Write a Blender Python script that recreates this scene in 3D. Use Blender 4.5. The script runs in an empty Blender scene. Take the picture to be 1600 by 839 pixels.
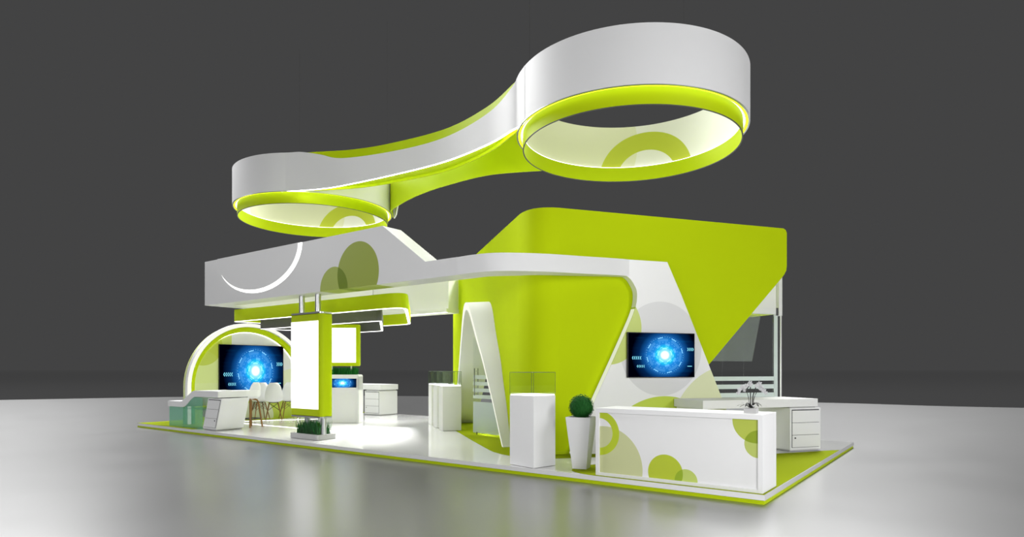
import bpy, math, random
from mathutils import Vector
random.seed(7)
C = bpy.context.scene.collection
PI = math.pi
sin, cos = math.sin, math.cos

# ------------------------------------------------------------------ materials
def nodes(name):
    m = bpy.data.materials.new(name); m.use_nodes = True
    nt = m.node_tree
    b = nt.nodes['Principled BSDF']
    return m, nt, b

def mat(name, col, rough=0.4, metal=0.0, spec=0.5, trans=0.0, ior=1.45, alpha=1.0, coat=0.0, bump=0.0, bscale=40):
    m, nt, b = nodes(name)
    b.inputs['Base Color'].default_value = (*col, 1)
    b.inputs['Roughness'].default_value = rough
    b.inputs['Metallic'].default_value = metal
    b.inputs['Specular IOR Level'].default_value = spec
    b.inputs['Transmission Weight'].default_value = trans
    b.inputs['IOR'].default_value = ior
    b.inputs['Coat Weight'].default_value = coat
    # slight procedural variation of the finish
    n = nt.nodes.new('ShaderNodeTexNoise'); n.inputs['Scale'].default_value = bscale
    tc = nt.nodes.new('ShaderNodeTexCoord')
    nt.links.new(tc.outputs['Object'], n.inputs['Vector'])
    mr = nt.nodes.new('ShaderNodeMapRange')
    mr.inputs['To Min'].default_value = max(0, rough - 0.03); mr.inputs['To Max'].default_value = min(1, rough + 0.03)
    nt.links.new(n.outputs['Fac'], mr.inputs['Value']); nt.links.new(mr.outputs['Result'], b.inputs['Roughness'])
    if bump:
        bp = nt.nodes.new('ShaderNodeBump'); bp.inputs['Strength'].default_value = bump
        bp.inputs['Distance'].default_value = 0.01
        nt.links.new(n.outputs['Fac'], bp.inputs['Height']); nt.links.new(bp.outputs['Normal'], b.inputs['Normal'])
    return m

def emit(name, col, strength):
    m = bpy.data.materials.new(name); m.use_nodes = True
    nt = m.node_tree; nt.nodes.clear()
    e = nt.nodes.new('ShaderNodeEmission'); e.inputs['Color'].default_value = (*col, 1)
    e.inputs['Strength'].default_value = strength
    o = nt.nodes.new('ShaderNodeOutputMaterial'); nt.links.new(e.outputs[0], o.inputs['Surface'])
    return m

def frosted(name, col, op):
    m = bpy.data.materials.new(name); m.use_nodes = True
    nt = m.node_tree; nt.nodes.clear()
    tr = nt.nodes.new('ShaderNodeBsdfTransparent')
    df = nt.nodes.new('ShaderNodeBsdfDiffuse'); df.inputs['Color'].default_value = (*col, 1)
    mx = nt.nodes.new('ShaderNodeMixShader'); mx.inputs['Fac'].default_value = op
    o = nt.nodes.new('ShaderNodeOutputMaterial')
    nt.links.new(tr.outputs[0], mx.inputs[1]); nt.links.new(df.outputs[0], mx.inputs[2])
    nt.links.new(mx.outputs[0], o.inputs['Surface'])
    return m

def mth(nt, op, a, b=None, clamp=False):
    n = nt.nodes.new('ShaderNodeMath'); n.operation = op; n.use_clamp = clamp
    for i, v in enumerate((a, b)):
        if v is None: continue
        if isinstance(v, (int, float)): n.inputs[i].default_value = v
        else: nt.links.new(v, n.inputs[i])
    return n.outputs[0]

def glass(name, tint, alpha, rough=0.02):
    """thin architectural glass: mostly transparent, with a glossy reflection"""
    m = bpy.data.materials.new(name); m.use_nodes = True
    nt = m.node_tree; nt.nodes.clear()
    tr = nt.nodes.new('ShaderNodeBsdfTransparent'); tr.inputs['Color'].default_value = (*tint, 1)
    gl = nt.nodes.new('ShaderNodeBsdfGlossy'); gl.inputs['Roughness'].default_value = rough
    fr = nt.nodes.new('ShaderNodeLayerWeight'); fr.inputs['Blend'].default_value = 0.5
    fa = mth(nt, 'ADD', mth(nt, 'MULTIPLY', mth(nt, 'POWER', fr.outputs['Facing'], 4.0), alpha * 5), alpha * .5, True)
    mx = nt.nodes.new('ShaderNodeMixShader'); o = nt.nodes.new('ShaderNodeOutputMaterial')
    nt.links.new(fa, mx.inputs['Fac'])
    nt.links.new(tr.outputs[0], mx.inputs[1]); nt.links.new(gl.outputs[0], mx.inputs[2])
    nt.links.new(mx.outputs[0], o.inputs['Surface'])
    return m

def decor(name, base, shapes, rough=0.35, spec=0.5):
    """printed graphic: shapes in the surface's own metre coordinates (uv).
    ('c', cx, cy, r_in, r_out, colour, opacity) circle or ring, ('x', x0, x1, y0, y1, colour, opacity) rectangle"""
    m, nt, b = nodes(name)
    b.inputs['Roughness'].default_value = rough; b.inputs['Specular IOR Level'].default_value = spec
    uv = nt.nodes.new('ShaderNodeUVMap'); sp = nt.nodes.new('ShaderNodeSeparateXYZ')
    nt.links.new(uv.outputs[0], sp.inputs[0])
    x, y = sp.outputs[0], sp.outputs[1]
    prev = None
    for s in shapes:
        if s[0] == 'c':
            dx = mth(nt, 'SUBTRACT', x, s[1]); dy = mth(nt, 'SUBTRACT', y, s[2])
            r = mth(nt, 'SQRT', mth(nt, 'ADD', mth(nt, 'MULTIPLY', dx, dx), mth(nt, 'MULTIPLY', dy, dy)))
            f = mth(nt, 'LESS_THAN', r, s[4])
            if s[3] > 0: f = mth(nt, 'MULTIPLY', f, mth(nt, 'GREATER_THAN', r, s[3]))
        else:
            f = mth(nt, 'MULTIPLY', mth(nt, 'GREATER_THAN', x, s[1]), mth(nt, 'LESS_THAN', x, s[2]))
            f = mth(nt, 'MULTIPLY', f, mth(nt, 'GREATER_THAN', y, s[3]))
            f = mth(nt, 'MULTIPLY', f, mth(nt, 'LESS_THAN', y, s[4]))
        f = mth(nt, 'MULTIPLY', f, s[6])
        mx = nt.nodes.new('ShaderNodeMix'); mx.data_type = 'RGBA'
        if len(s) > 7: mx.blend_type = 'MULTIPLY'
        nt.links.new(f, mx.inputs[0])
        if prev is None: mx.inputs[6].default_value = (*base, 1)
        else: nt.links.new(prev, mx.inputs[6])
        mx.inputs[7].default_value = (*s[5], 1)
        prev = mx.outputs[2]
    nt.links.new(prev, b.inputs['Base Color'])
    return m

def screen_mat(name):
    m = bpy.data.materials.new(name); m.use_nodes = True
    nt = m.node_tree; nt.nodes.clear()
    uv = nt.nodes.new('ShaderNodeUVMap'); sp = nt.nodes.new('ShaderNodeSeparateXYZ')
    nt.links.new(uv.outputs[0], sp.inputs[0])
    x = mth(nt, 'SUBTRACT', sp.outputs[0], 0.545); x = mth(nt, 'MULTIPLY', x, 1.5)
    y = mth(nt, 'SUBTRACT', sp.outputs[1], 0.5)
    r = mth(nt, 'SQRT', mth(nt, 'ADD', mth(nt, 'MULTIPLY', x, x), mth(nt, 'MULTIPLY', y, y)))
    th = mth(nt, 'DIVIDE', mth(nt, 'ARCTAN2', y, x), 2 * PI)
    cr = nt.nodes.new('ShaderNodeValToRGB'); nt.links.new(r, cr.inputs[0])
    e = cr.color_ramp.elements  # centre outwards
    e[0].position = 0.085; e[0].color = (1, 1, 1, 1)
    e[1].position = 0.75; e[1].color = (0.0, 0.0, 0.003, 1)
    for p, c in ((0.105, (0.35, 0.9, 1, 1)), (0.19, (0.01, 0.58, 0.95, 1)), (0.26, (0.02, 0.27, 0.80, 1)), (0.37, (0.012, 0.20, 0.62, 1)), (0.46, (0.006, 0.09, 0.33, 1)), (0.58, (0.001, 0.018, 0.08, 1))):
        q = e.new(p); q.color = c
    tot = None
    rings = ((0.155, 0.012, 5, 0.55, 0.7), (0.19, 0.010, 9, 0.5, 0.4), (0.245, 0.028, 7, 0.45, 0.22), (0.30, 0.006, 26, 0.5, 0.25),
             (0.355, 0.030, 7, 0.75, 0.10), (0.405, 0.009, 8, 0.35, 0.7), (0.42, 0.006, 48, 0.4, 0.35), (0.45, 0.006, 70, 0.3, 0.15))
    for i, (r0, w, n, duty, s) in enumerate(rings):
        a = mth(nt, 'LESS_THAN', mth(nt, 'ABSOLUTE', mth(nt, 'SUBTRACT', r, r0)), w)
        fq = mth(nt, 'FRACT', mth(nt, 'ADD', mth(nt, 'MULTIPLY', th, n), 0.37 * i + 50))
        d = mth(nt, 'LESS_THAN', fq, duty)
        k = mth(nt, 'MULTIPLY', mth(nt, 'MULTIPLY', a, d), s)
        tot = k if tot is None else mth(nt, 'ADD', tot, k)
    nz = nt.nodes.new('ShaderNodeTexNoise'); nz.noise_dimensions = '2D'
    mp = nt.nodes.new('ShaderNodeMapping'); mp.inputs['Scale'].default_value = (1.5, 14, 1)
    nt.links.new(uv.outputs[0], mp.inputs[0]); nt.links.new(mp.outputs[0], nz.inputs['Vector']); nz.inputs['Scale'].default_value = 1
    st = mth(nt, 'MULTIPLY', mth(nt, 'SUBTRACT', nz.outputs[0], 0.5, True), mth(nt, 'SUBTRACT', 0.8, r, True))
    st = mth(nt, 'MULTIPLY', st, 1.2)
    tc = nt.nodes.new('ShaderNodeMix'); tc.data_type = 'RGBA'; tc.blend_type = 'ADD'; tc.inputs[0].default_value = 1
    sc = nt.nodes.new('ShaderNodeCombineColor')
    nt.links.new(mth(nt, 'MULTIPLY', tot, 0.35), sc.inputs[0])
    nt.links.new(mth(nt, 'ADD', mth(nt, 'MULTIPLY', tot, 0.8), mth(nt, 'MULTIPLY', st, 0.22)), sc.inputs[1])
    nt.links.new(mth(nt, 'ADD', tot, mth(nt, 'MULTIPLY', st, 0.6)), sc.inputs[2])
    nt.links.new(cr.outputs[0], tc.inputs[6]); nt.links.new(sc.outputs[0], tc.inputs[7])
    em = nt.nodes.new('ShaderNodeEmission'); nt.links.new(tc.outputs[2], em.inputs['Color']); em.inputs['Strength'].default_value = 1.0
    o = nt.nodes.new('ShaderNodeOutputMaterial'); nt.links.new(em.outputs[0], o.inputs['Surface'])
    return m

WH = (0.78, 0.78, 0.785)
LIME = (0.47, 0.60, 0.004)
M = dict(
    white=mat('white_lacquer', WH, 0.5, spec=0.3),
    matte=mat('white_matte', (0.80, 0.80, 0.80), 0.6),
    cream=mat('cream_liner', (0.80, 0.81, 0.66), 0.6),
    lime=mat('lime_paint', LIME, 0.5, spec=0.12),
    limewall=mat('lime_wall_paint', LIME, 0.7, spec=0.04),
    carpet=mat('lime_carpet', (0.25, 0.31, 0.003), 0.9, spec=0.05, bump=0.3, bscale=300),
    grey=mat('charcoal_panel', (0.075, 0.075, 0.08), 0.5),
    platform=mat('gloss_white_floor', (0.74, 0.74, 0.74), 0.10, coat=0.3),
    steel=mat('brushed_steel', (0.62, 0.63, 0.64), 0.3, metal=0.9),
    chrome=mat('chrome', (0.75, 0.75, 0.75), 0.12, metal=1.0),
    black=mat('black_plastic', (0.01, 0.01, 0.012), 0.4),
    wood=mat('beech_wood', (0.22, 0.105, 0.022), 0.45),
    leaf=mat('boxwood_leaf', (0.012, 0.10, 0.015), 0.7, spec=0.2),
    grass=mat('grass_blade', (0.01, 0.15, 0.02), 0.7, spec=0.2),
    soil=mat('dark_soil', (0.01, 0.012, 0.008), 0.9),
    petal=mat('orchid_petal', (0.55, 0.55, 0.56), 0.6),
    stem=mat('dark_stem', (0.012, 0.014, 0.012), 0.5),
    stone=mat('light_stone', (0.5, 0.5, 0.5), 0.5),
    led=emit('white_light_strip', (1, 1, 0.97), 3.0),
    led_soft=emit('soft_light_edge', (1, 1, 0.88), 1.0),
    led_neck=emit('neck_light_strip', (1, 1, 0.95), 9.0),
    lit_edge=emit('painted_lit_edge', (0.95, 1, 0.72), 0.8),
    ledlime=emit('yellow_light_strip', (0.85, 1.0, 0.02), 2.5),
    lightbox=emit('backlit_panel', (1, 1, 1), 1.6),
    arrow=emit('screen_arrow', (0.25, 0.8, 1.0), 1.0),
    clear=glass('clear_glass', (0.97, 0.985, 0.98), 0.06),
    teal=frosted('teal_glass', (0.22, 0.62, 0.46), 0.30),
    dim=glass('grey_glass', (0.72, 0.76, 0.76), 0.35),
    glass_refl=frosted('painted_reflection', (0.42, 0.45, 0.43), 0.22),
    frost=frosted('frosted_band', (0.72, 0.80, 0.77), 0.72),
    frostlow=frosted('frosted_lower', (0.62, 0.70, 0.69), 0.75),
    screen=screen_mat('screen_picture'),
)

# ------------------------------------------------------------------ mesh builder
class MB:
    def __init__(s): s.v = []; s.f = []; s.uv = []; s.mi = []; s.sm = []
    def add(s, vs, fs, uvs=None, mi=0, smooth=False):
        o = len(s.v); s.v += [tuple(p) for p in vs]
        for i, f in enumerate(fs):
            s.f.append([o + k for k in f]); s.mi.append(mi); s.sm.append(smooth)
            if uvs is None: s.uv.append([(0, 0)] * len(f))
            else: s.uv.append([uvs[k] for k in f])
    def box(s, x0, x1, y0, y1, z0, z1, mi=0):
        v = [(x, y, z) for z in (z0, z1) for y in (y0, y1) for x in (x0, x1)]
        s.add(v, [(0, 2, 3, 1), (4, 5, 7, 6), (0, 1, 5, 4), (2, 6, 7, 3), (0, 4, 6, 2), (1, 3, 7, 5)], [(p[0] + p[1], p[2]) for p in v], mi)
        return s
    def slab(s, poly, O, ax, ay, n, th, mi=0):
        """2D polygon on a plane, thickened from O by th along n; uv = the polygon's own metres"""
        O, ax, ay, n = map(Vector, (O, ax, ay, n)); k = len(poly)
        a = [O + ax * p[0] + ay * p[1] for p in poly]; b = [p + n * th for p in a]
        fs = [list(range(k)), list(range(2 * k - 1, k - 1, -1))] + [(i, i + k, (i + 1) % k + k, (i + 1) % k) for i in range(k)]
        s.add(a + b, fs, list(poly) * 2, mi); return s
    def prism(s, poly, z0, z1, mi=0):
        return s.slab(poly, (0, 0, z0), (1, 0, 0), (0, 1, 0), (0, 0, 1), z1 - z0, mi)
    def loft(s, fr, bk, z0, z1, closed=False, mi=0, smooth=True, zb0=None, zb1=None):
        """wall between a front and a back plan path, with bottom and top heights per point"""
        k = len(fr)
        z0 = z0 if isinstance(z0, (list, tuple)) else [z0] * k; z1 = z1 if isinstance(z1, (list, tuple)) else [z1] * k
        zb0 = zb0 or z0; zb1 = zb1 or z1
        d = [0]
        for i in range(1, k): d.append(d[-1] + math.dist(fr[i], fr[i - 1]))
        if closed: d.append(d[-1] + math.dist(fr[0], fr[-1]))
        m = k + 1 if closed else k
        rows = []
        for (P, A) in ((fr, z0), (fr, z1), (bk, zb1), (bk, zb0)):
            rows.append([(P[i % k][0], P[i % k][1], A[i % k]) for i in range(m)])
        for r in range(4):
            A, B = rows[r], rows[(r + 1) % 4]
            vs = A + B; uv = [(d[i], A[i][2]) for i in range(m)] + [(d[i], B[i][2]) for i in range(m)]
            s.add(vs, [(i, i + 1, m + i + 1, m + i) for i in range(m - 1)], uv, mi, smooth)
        if not closed:
            for i in (0, m - 1): s.add([rows[r][i] for r in range(4)], [(0, 1, 2, 3)], None, mi)
        return s
    def tube(s, pts, r, seg=8, mi=0, caps=True):
        pts = [Vector(p) for p in pts]; k = len(pts)
        rs = r if isinstance(r, (list, tuple)) else [r] * k
        vs = []
        for i, p in enumerate(pts):
            t = (pts[min(i + 1, k - 1)] - pts[max(i - 1, 0)]).normalized()
            up = Vector((0, 0, 1)) if abs(t.z) < 0.9 else Vector((1, 0, 0))
            a = t.cross(up).normalized(); b = t.cross(a)
            vs += [p + (a * cos(2 * PI * j / seg) + b * sin(2 * PI * j / seg)) * rs[i] for j in range(seg)]
        fs = [(i * seg + j, i * seg + (j + 1) % seg, (i + 1) * seg + (j + 1) % seg, (i + 1) * seg + j) for i in range(k - 1) for j in range(seg)]
        s.add(vs, fs, None, mi, True)
        if caps:
            s.add(vs[:seg], [list(range(seg))], None, mi); s.add(vs[-seg:], [list(range(seg))], None, mi)
        return s
    def ball(s, c, r, nu=16, nv=10, mi=0, sq=(1, 1, 1)):
        vs = []; c = Vector(c)
        for j in range(nv + 1):
            for i in range(nu):
                t = PI * j / nv; a = 2 * PI * i / nu
                vs.append(c + Vector((r * sq[0] * sin(t) * cos(a), r * sq[1] * sin(t) * sin(a), r * sq[2] * cos(t))))
        fs = [(j * nu + i, (j + 1) * nu + i, (j + 1) * nu + (i + 1) % nu, j * nu + (i + 1) % nu) for j in range(nv) for i in range(nu)]
        s.add(vs, fs, None, mi, True); return s

def obj(name, mb, mats, parent=None, label=None, bevel=0):
    if not isinstance(mats, (list, tuple)): mats = [mats]
    off = (0, 0, 0)
    if parent is None:
        xs = [p[0] for p in mb.v]; ys = [p[1] for p in mb.v]; zs = [p[2] for p in mb.v]
        off = ((min(xs) + max(xs)) / 2, (min(ys) + max(ys)) / 2, min(zs))
    me = bpy.data.meshes.new(name)
    me.from_pydata([(p[0] - off[0], p[1] - off[1], p[2] - off[2]) for p in mb.v], [], mb.f)
    ul = me.uv_layers.new(name='UVMap')
    i = 0
    for fi, p in enumerate(me.polygons):
        p.material_index = mb.mi[fi]; p.use_smooth = mb.sm[fi]
        for j in range(len(p.vertices)):
            ul.data[i].uv = mb.uv[fi][j]; i += 1
    for m in mats: me.materials.append(M[m] if isinstance(m, str) else m)
    import bmesh
    bm = bmesh.new(); bm.from_mesh(me)
    bmesh.ops.remove_doubles(bm, verts=bm.verts, dist=1e-5)
    bmesh.ops.recalc_face_normals(bm, faces=bm.faces)
    bm.to_mesh(me); bm.free()
    o = bpy.data.objects.new(name, me); C.objects.link(o); o.location = off
    if any(mb.sm):
        md = o.modifiers.new('edge', 'EDGE_SPLIT'); md.split_angle = math.radians(35)
    if bevel:
        md = o.modifiers.new('bevel', 'BEVEL'); md.width = bevel; md.segments = 2; md.limit_method = 'ANGLE'; md.angle_limit = math.radians(40)
    if parent is not None: o.parent = parent
    if label: o['label'] = label
    return o

def tag(o, label, cat, group=None, kind=None):
    o['label'] = label; o['category'] = cat
    if group: o['group'] = group
    if kind: o['kind'] = kind
    return o

def thing(name, label, cat, loc=(0, 0, 0), rz=0, group=None):
    o = bpy.data.objects.new(name, None); C.objects.link(o); o.empty_display_size = 0.2
    o.location = loc; o.rotation_euler = (0, 0, rz)
    return tag(o, label, cat, group)

def copy_tree(o, parent=None):
    c = o.copy(); C.objects.link(c)
    if parent is not None: c.parent = parent
    for ch in [q for q in list(bpy.data.objects) if q.parent == o]: copy_tree(ch, c)
    return c

def catmull(pts, n=8):
    out = []
    P = [pts[0]] + list(pts) + [pts[-1]]
    for i in range(1, len(P) - 2):
        for k in range(n):
            t = k / n; p0, p1, p2, p3 = P[i - 1], P[i], P[i + 1], P[i + 2]
            out.append(tuple(0.5 * (2 * p1[j] + (p2[j] - p0[j]) * t + (2 * p0[j] - 5 * p1[j] + 4 * p2[j] - p3[j]) * t * t + (3 * p1[j] - p0[j] - 3 * p2[j] + p3[j]) * t ** 3) for j in range(len(p1))))
    out.append(tuple(pts[-1])); return out

def offset(path, d, closed=False):
    """plan path moved sideways by d (to its left)"""
    k = len(path); out = []
    for i in range(k):
        a = path[(i - 1) % k] if closed or i > 0 else path[i]; b = path[(i + 1) % k] if closed or i < k - 1 else path[i]
        tx, ty = b[0] - a[0], b[1] - a[1]; L = math.hypot(tx, ty) or 1
        out.append((path[i][0] - ty / L * d, path[i][1] + tx / L * d))
    return out

def roundpoly(poly, r, n=6):
    """polygon with its corners rounded"""
    k = len(poly); out = []
    for i in range(k):
        a, p, b = Vector(poly[i - 1]), Vector(poly[i]), Vector(poly[(i + 1) % k])
        rr = r[i] if isinstance(r, (list, tuple)) else r
        u = (a - p); w = (b - p)
        q = min(rr, u.length * 0.45, w.length * 0.45)
        if q < 1e-4: out.append(tuple(p)); continue
        s0 = p + u.normalized() * q; s1 = p + w.normalized() * q
        for j in range(n + 1):
            t = j / n
            out.append(tuple(s0 * (1 - t) ** 2 + p * 2 * t * (1 - t) + s1 * t * t))
    return out

def circle(cx, cy, r, n=96, a0=0, a1=2 * PI, closed=True):
    m = n if closed else n - 1
    return [(cx + r * cos(a0 + (a1 - a0) * i / m), cy + r * sin(a0 + (a1 - a0) * i / m)) for i in range(n)]

# directions of the tower: u along its right face, v into it from that face; w along its left face, nn into it
ul = math.hypot(.565, .825); U = (.565 / ul, .825 / ul); V = (-U[1], U[0]); K = (-4.5, 1.2)
wl = math.hypot(.779, .627); W = (-.779 / wl, .627 / wl); NN = (W[1], -W[0]); KW = (-4.6, 1.15)
def uv2(a, b): return (K[0] + a * U[0] + b * V[0], K[1] + a * U[1] + b * V[1])
def wn2(a, b): return (KW[0] + a * W[0] + b * NN[0], KW[1] + a * W[1] + b * NN[1])

# ------------------------------------------------------------------ hall floor
b_, a_ = .59645, .80265
CX, CY = 2.144, -8.292
def cw(r, d): return (CX + r * a_ - d * b_, CY + r * b_ + d * a_)   # metres right / ahead of the viewpoint to plan
far = catmull([cw(*p) for p in ((-70, -6), (-56, 18), (-42, 29), (-29.4, 35.7), (-21.5, 39.8), (-14, 41.6), (-8.4, 41.4), (4, 38.2), (16.3, 32.9), (20.6, 29.6), (27, 26.5), (38, 20), (46, -2))], 6)
near = [cw(40, -20), cw(-60, -24)]
m = bpy.data.materials.new('hall_floor_polished'); M['hall'] = m; m.use_nodes = True
nt = m.node_tree; nt.nodes.clear()
df = nt.nodes.new('ShaderNodeBsdfDiffuse'); df.inputs['Color'].default_value = (0.045, 0.045, 0.045, 1)
gl = nt.nodes.new('ShaderNodeBsdfGlossy'); gl.inputs['Color'].default_value = (0.85, 0.85, 0.85, 1)
tc = nt.nodes.new('ShaderNodeTexCoord'); nz = nt.nodes.new('ShaderNodeTexNoise'); nz.inputs['Scale'].default_value = 0.6
mr = nt.nodes.new('ShaderNodeMapRange'); mr.inputs['To Min'].default_value = 0.27; mr.inputs['To Max'].default_value = 0.29
nt.links.new(tc.outputs['Object'], nz.inputs['Vector']); nt.links.new(nz.outputs[0], mr.inputs['Value']); nt.links.new(mr.outputs[0], gl.inputs['Roughness'])
mx = nt.nodes.new('ShaderNodeMixShader'); mx.inputs['Fac'].default_value = 0.5
mo = nt.nodes.new('ShaderNodeOutputMaterial')
nt.links.new(df.outputs[0], mx.inputs[1]); nt.links.new(gl.outputs[0], mx.inputs[2]); nt.links.new(mx.outputs[0], mo.inputs['Surface'])
fl = obj('floor', MB().prism(far + near, -0.185, -0.125), 'hall'); fl['kind'] = 'structure'
M['wire'] = mat('dull_wire', (0.05, 0.05, 0.05), 1.0, spec=0.0)
M['ground'] = mat('dark_ground', (0.74, 0.74, 0.74), 0.08, metal=1.0)
gm = MB(); gm.prism([cw(-4000, -500), cw(4000, -500), cw(4000, 6000), cw(-4000, 6000)], -0.25, -0.19)
g = obj('ground', gm, 'ground'); g['kind'] = 'structure'

# ------------------------------------------------------------------ stand platform
t = thing('exhibition_platform', 'long low glossy white stand platform with a lime green lower edge', 'platform', (-9.04, 3.66, -0.125))
def L(p, c=(-9.04, 3.66)): return (p[0] - c[0], p[1] - c[1])
pf = [L(p) for p in ((0, 0), (0, 7.31), (-18.08, 7.31), (-18.08, 0))]
obj('deck', MB().prism(pf, 0.055, 0.125), 'platform', t)
pf2 = [L(p) for p in ((0, 0.015), (-.015, 7.30), (-18.07, 7.30), (-18.07, 0.015))]
pf2 = [L(p) for p in ((-.012, 0.012), (-.012, 7.298), (-18.068, 7.298), (-18.068, 0.012))]
obj('lime_plinth', MB().prism(pf2, 0.0, 0.055), 'lime', t, 'lime green lower edge')

def flat(name, poly, label, cat, m='carpet', z=0.0, th=0.006, bev=0):
    return tag(obj(name, MB().prism(poly, z + 0.0005, z + th), m), label, cat)
cc = [(-.015, .012), (-.015, 5.54), (-.12, 5.42), (-.88, 4.25)] + catmull([(-2.7, 1.5), (-2.98, 1.0), (-3.08, .75), (-3.08, .45), (-2.98, .2), (-2.75, .06), (-2.5, .012)], 5)
flat('carpet', cc, 'lime carpet area under the reception counter at the right front corner', 'carpet')
tw = catmull([(-11.7, 6.35), (-9.376, 4.42), (-5.9, 1.62), (-5.2, 1.14), (-4.85, 1.0), (-4.5, .93), (-4.2, 1.0), (-3.9, 1.22), (-3.45, 1.78), (-2.9, 2.6)], 5) + [uv2(2.2, .0), uv2(.3, .0), (-4.55, 1.4), wn2(.5, 1.2), wn2(8.8, 1.2)]
flat('carpet', tw, 'lime carpet border at the foot of the green tower and arch', 'carpet')
lf = [(-18.06, .012), (-14.75, .012), (-14.75, 1.2), (-15.4, 1.9), (-16.2, 2.3), (-16.2, 7.28), (-18.06, 7.28)]
flat('carpet', lf, 'lime carpet corner at the far left end under the glass-fronted desk', 'carpet')

# lit inlay lines in the lounge floor
def line(p, q, w, label):
    d = Vector((q[0] - p[0], q[1] - p[1])).normalized(); n = (-d.y * w / 2, d.x * w / 2)
    pl = [(p[0] - n[0], p[1] - n[1]), (q[0] - n[0], q[1] - n[1]), (q[0] + n[0], q[1] + n[1]), (p[0] + n[0], p[1] + n[1])]
    return tag(obj('floor_light_strip', MB().prism(pl, 0.0005, 0.008), 'led'), label, 'light strip')
line((-15.4, 1.86), (-11.3, 1.92), 0.05, 'glowing white line in the floor between bar stool and shell chairs')
line((-16.15, 2.32), (-15.05, 4.22), 0.05, 'glowing white line in the floor under the legs of the shell chairs')

# ------------------------------------------------------------------ hanging ring structure
zb, zt, zh = 6.49, 7.54, 6.20
t = thing('hanging_ring_canopy', 'two big white rings high overhead joined by a curved neck, lime green inside', 'canopy', (-8.976, 3.59, zh))
def R(p): return (p[0] + 8.976, p[1] - 3.59)
cS = R((-14.32, 3.59)); cL = R((-3.632, 3.59)); Z = lambda z: z - zh
OLIVE = (0.42, 0.50, 0.02)
for c, lab, av, off in ((cL, 'large', -64, .42), (cS, 'small', -36, 1.25)):
    N = 128
    out = circle(*c, 2.355, N); inn = circle(*c, 2.30, N)
    obj('ring_wall', MB().loft(out, inn, Z(zb), Z(zt), True), 'white', t)
    a0 = math.radians(av)
    li = MB(); pts = circle(*c, 2.295, N, a0, a0 + 2 * PI)
    li.loft(pts, circle(*c, 2.27, N, a0, a0 + 2 * PI), zb - zh, zt - zh - .002, True)
    # arc length reaches the far side half way round
    half = PI * 2.295
    lm = decor('ring_liner_' + lab, (0.83, 0.84, 0.74), [('c', half + 1.55 + .42 - off, .9, 0, 1.75, (0.72, 0.74, 0.46), 0.8), ('c', half - off, 0.0, 0.74, 1.17, (0.50, 0.57, 0.03), 1.0)], 0.6)
    obj('printed_liner', li, lm, t, 'cream inner liner with an olive ring printed on it')
    obj('light_strip', MB().loft(circle(*c, 2.32, N), circle(*c, 2.285, N), Z(zb) - .006, Z(zb) - .001, True), 'ledlime', t, 'glowing yellow line under the ring')
    obj('rim_trim', MB().loft(circle(*c, 2.355, N), circle(*c, 2.32, N), Z(zb) - .012, Z(zb), True), 'steel', t)
    obj('lime_hoop', MB().loft(circle(*c, 2.225, N), circle(*c, 2.205, N), 0.0, .33, True), 'lime', t, 'lime green hoop hanging inside the ring')
    obj('inner_light_strip', MB().loft(circle(*c, 2.238, N), circle(*c, 2.204, N), .3305, .34, True), 'led', t, 'white light strip on top of the hoop')
    obj('hoop_edge', MB().loft(circle(*c, 2.228, N), circle(*c, 2.202, N), -.008, 0.0, True), M['grey'], t)
# neck
fs = catmull([R(p) for p in ((-13.1, 1.59), (-12.68, 1.81), (-12.0, 2.09), (-11.29, 2.25), (-9.47, 2.43), (-7.8, 2.46), (-6.3, 2.19), (-5.45, 1.88), (-5.2, 1.80), (-4.9, 1.60))], 10)
k = len(fs)
def bow(i):
    q = min(1, max(0, (i / (k - 1) - .12) / .80)); return sin(PI * q) ** 1.4
ztop = [Z(zt) - .50 * bow(i) for i in range(k)]
obj('neck_cladding', MB().loft(fs, offset(fs, .04), Z(zb), ztop), 'white', t, 'white curved outer skin of the neck')
fc = catmull([R(p) for p in ((-12.74, 1.89), (-12.6, 1.96), (-12.2, 2.15), (-11.3, 2.6), (-10.1, 2.9), (-8.3, 3.03), (-6.7, 2.65), (-5.6, 2.12), (-5.35, 1.97), (-5.22, 1.885))], 10)
obj('neck_wall', MB().loft(fc, offset(fc, .03), Z(zb) + .002, Z(zt)), 'lime', t, 'lime green inner wall of the neck')
fsb = offset(fs, .03)
obj('neck_soffit', MB().loft(fsb, fc, Z(zb) + .07, Z(zb) + .09), 'lime', t)
obj('neck_light_strip', MB().loft(offset(fs, .005), offset(fs, .052), Z(zb) - .006, Z(zb) - .0005).loft(offset(fs, .0405), offset(fs, .052), Z(zb), Z(zb) + .045), 'led_neck', t, 'white light strip under the neck')
bc = catmull([R(p) for p in ((-12.84, 5.44), (-12.5, 5.1), (-12.19, 4.79), (-11.0, 4.3), (-10.0, 4.03), (-9.08, 3.9), (-7.66, 3.88), (-6.4, 4.38), (-5.7, 4.85), (-5.30, 5.27))], 10)
obj('neck_wall', MB().loft(bc, offset(bc, .03), Z(zb), Z(zt)), 'lime', t, 'lime green inner wall of the neck')
bk = catmull([R(p) for p in ((-12.9, 5.55), (-12.4, 5.2), (-11.9, 4.92), (-11.0, 4.72), (-9.0, 4.6), (-7.0, 4.7), (-6.0, 4.98), (-5.2, 5.42))], 10)
k = len(bk)
obj('neck_cladding', MB().loft(bk, offset(bk, .04), [Z(zb) + .5 * bow(i) ** .5 for i in range(k)], Z(zt)), 'white', t, 'white curved outer skin of the neck')
# suspension wires
for (x, y) in ((-16.3, 4.4), (-12.6, 5.0), (-5.2, 2.2), (-2.0, 2.4)):
    q = R((x, y)); k0 = Vector((q[0], q[1], Z(zt) - .02))
    obj('hanging_wire', MB().tube([k0, k0 + Vector((0, 0, 5))], .0025, 6), 'wire', t)

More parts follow.
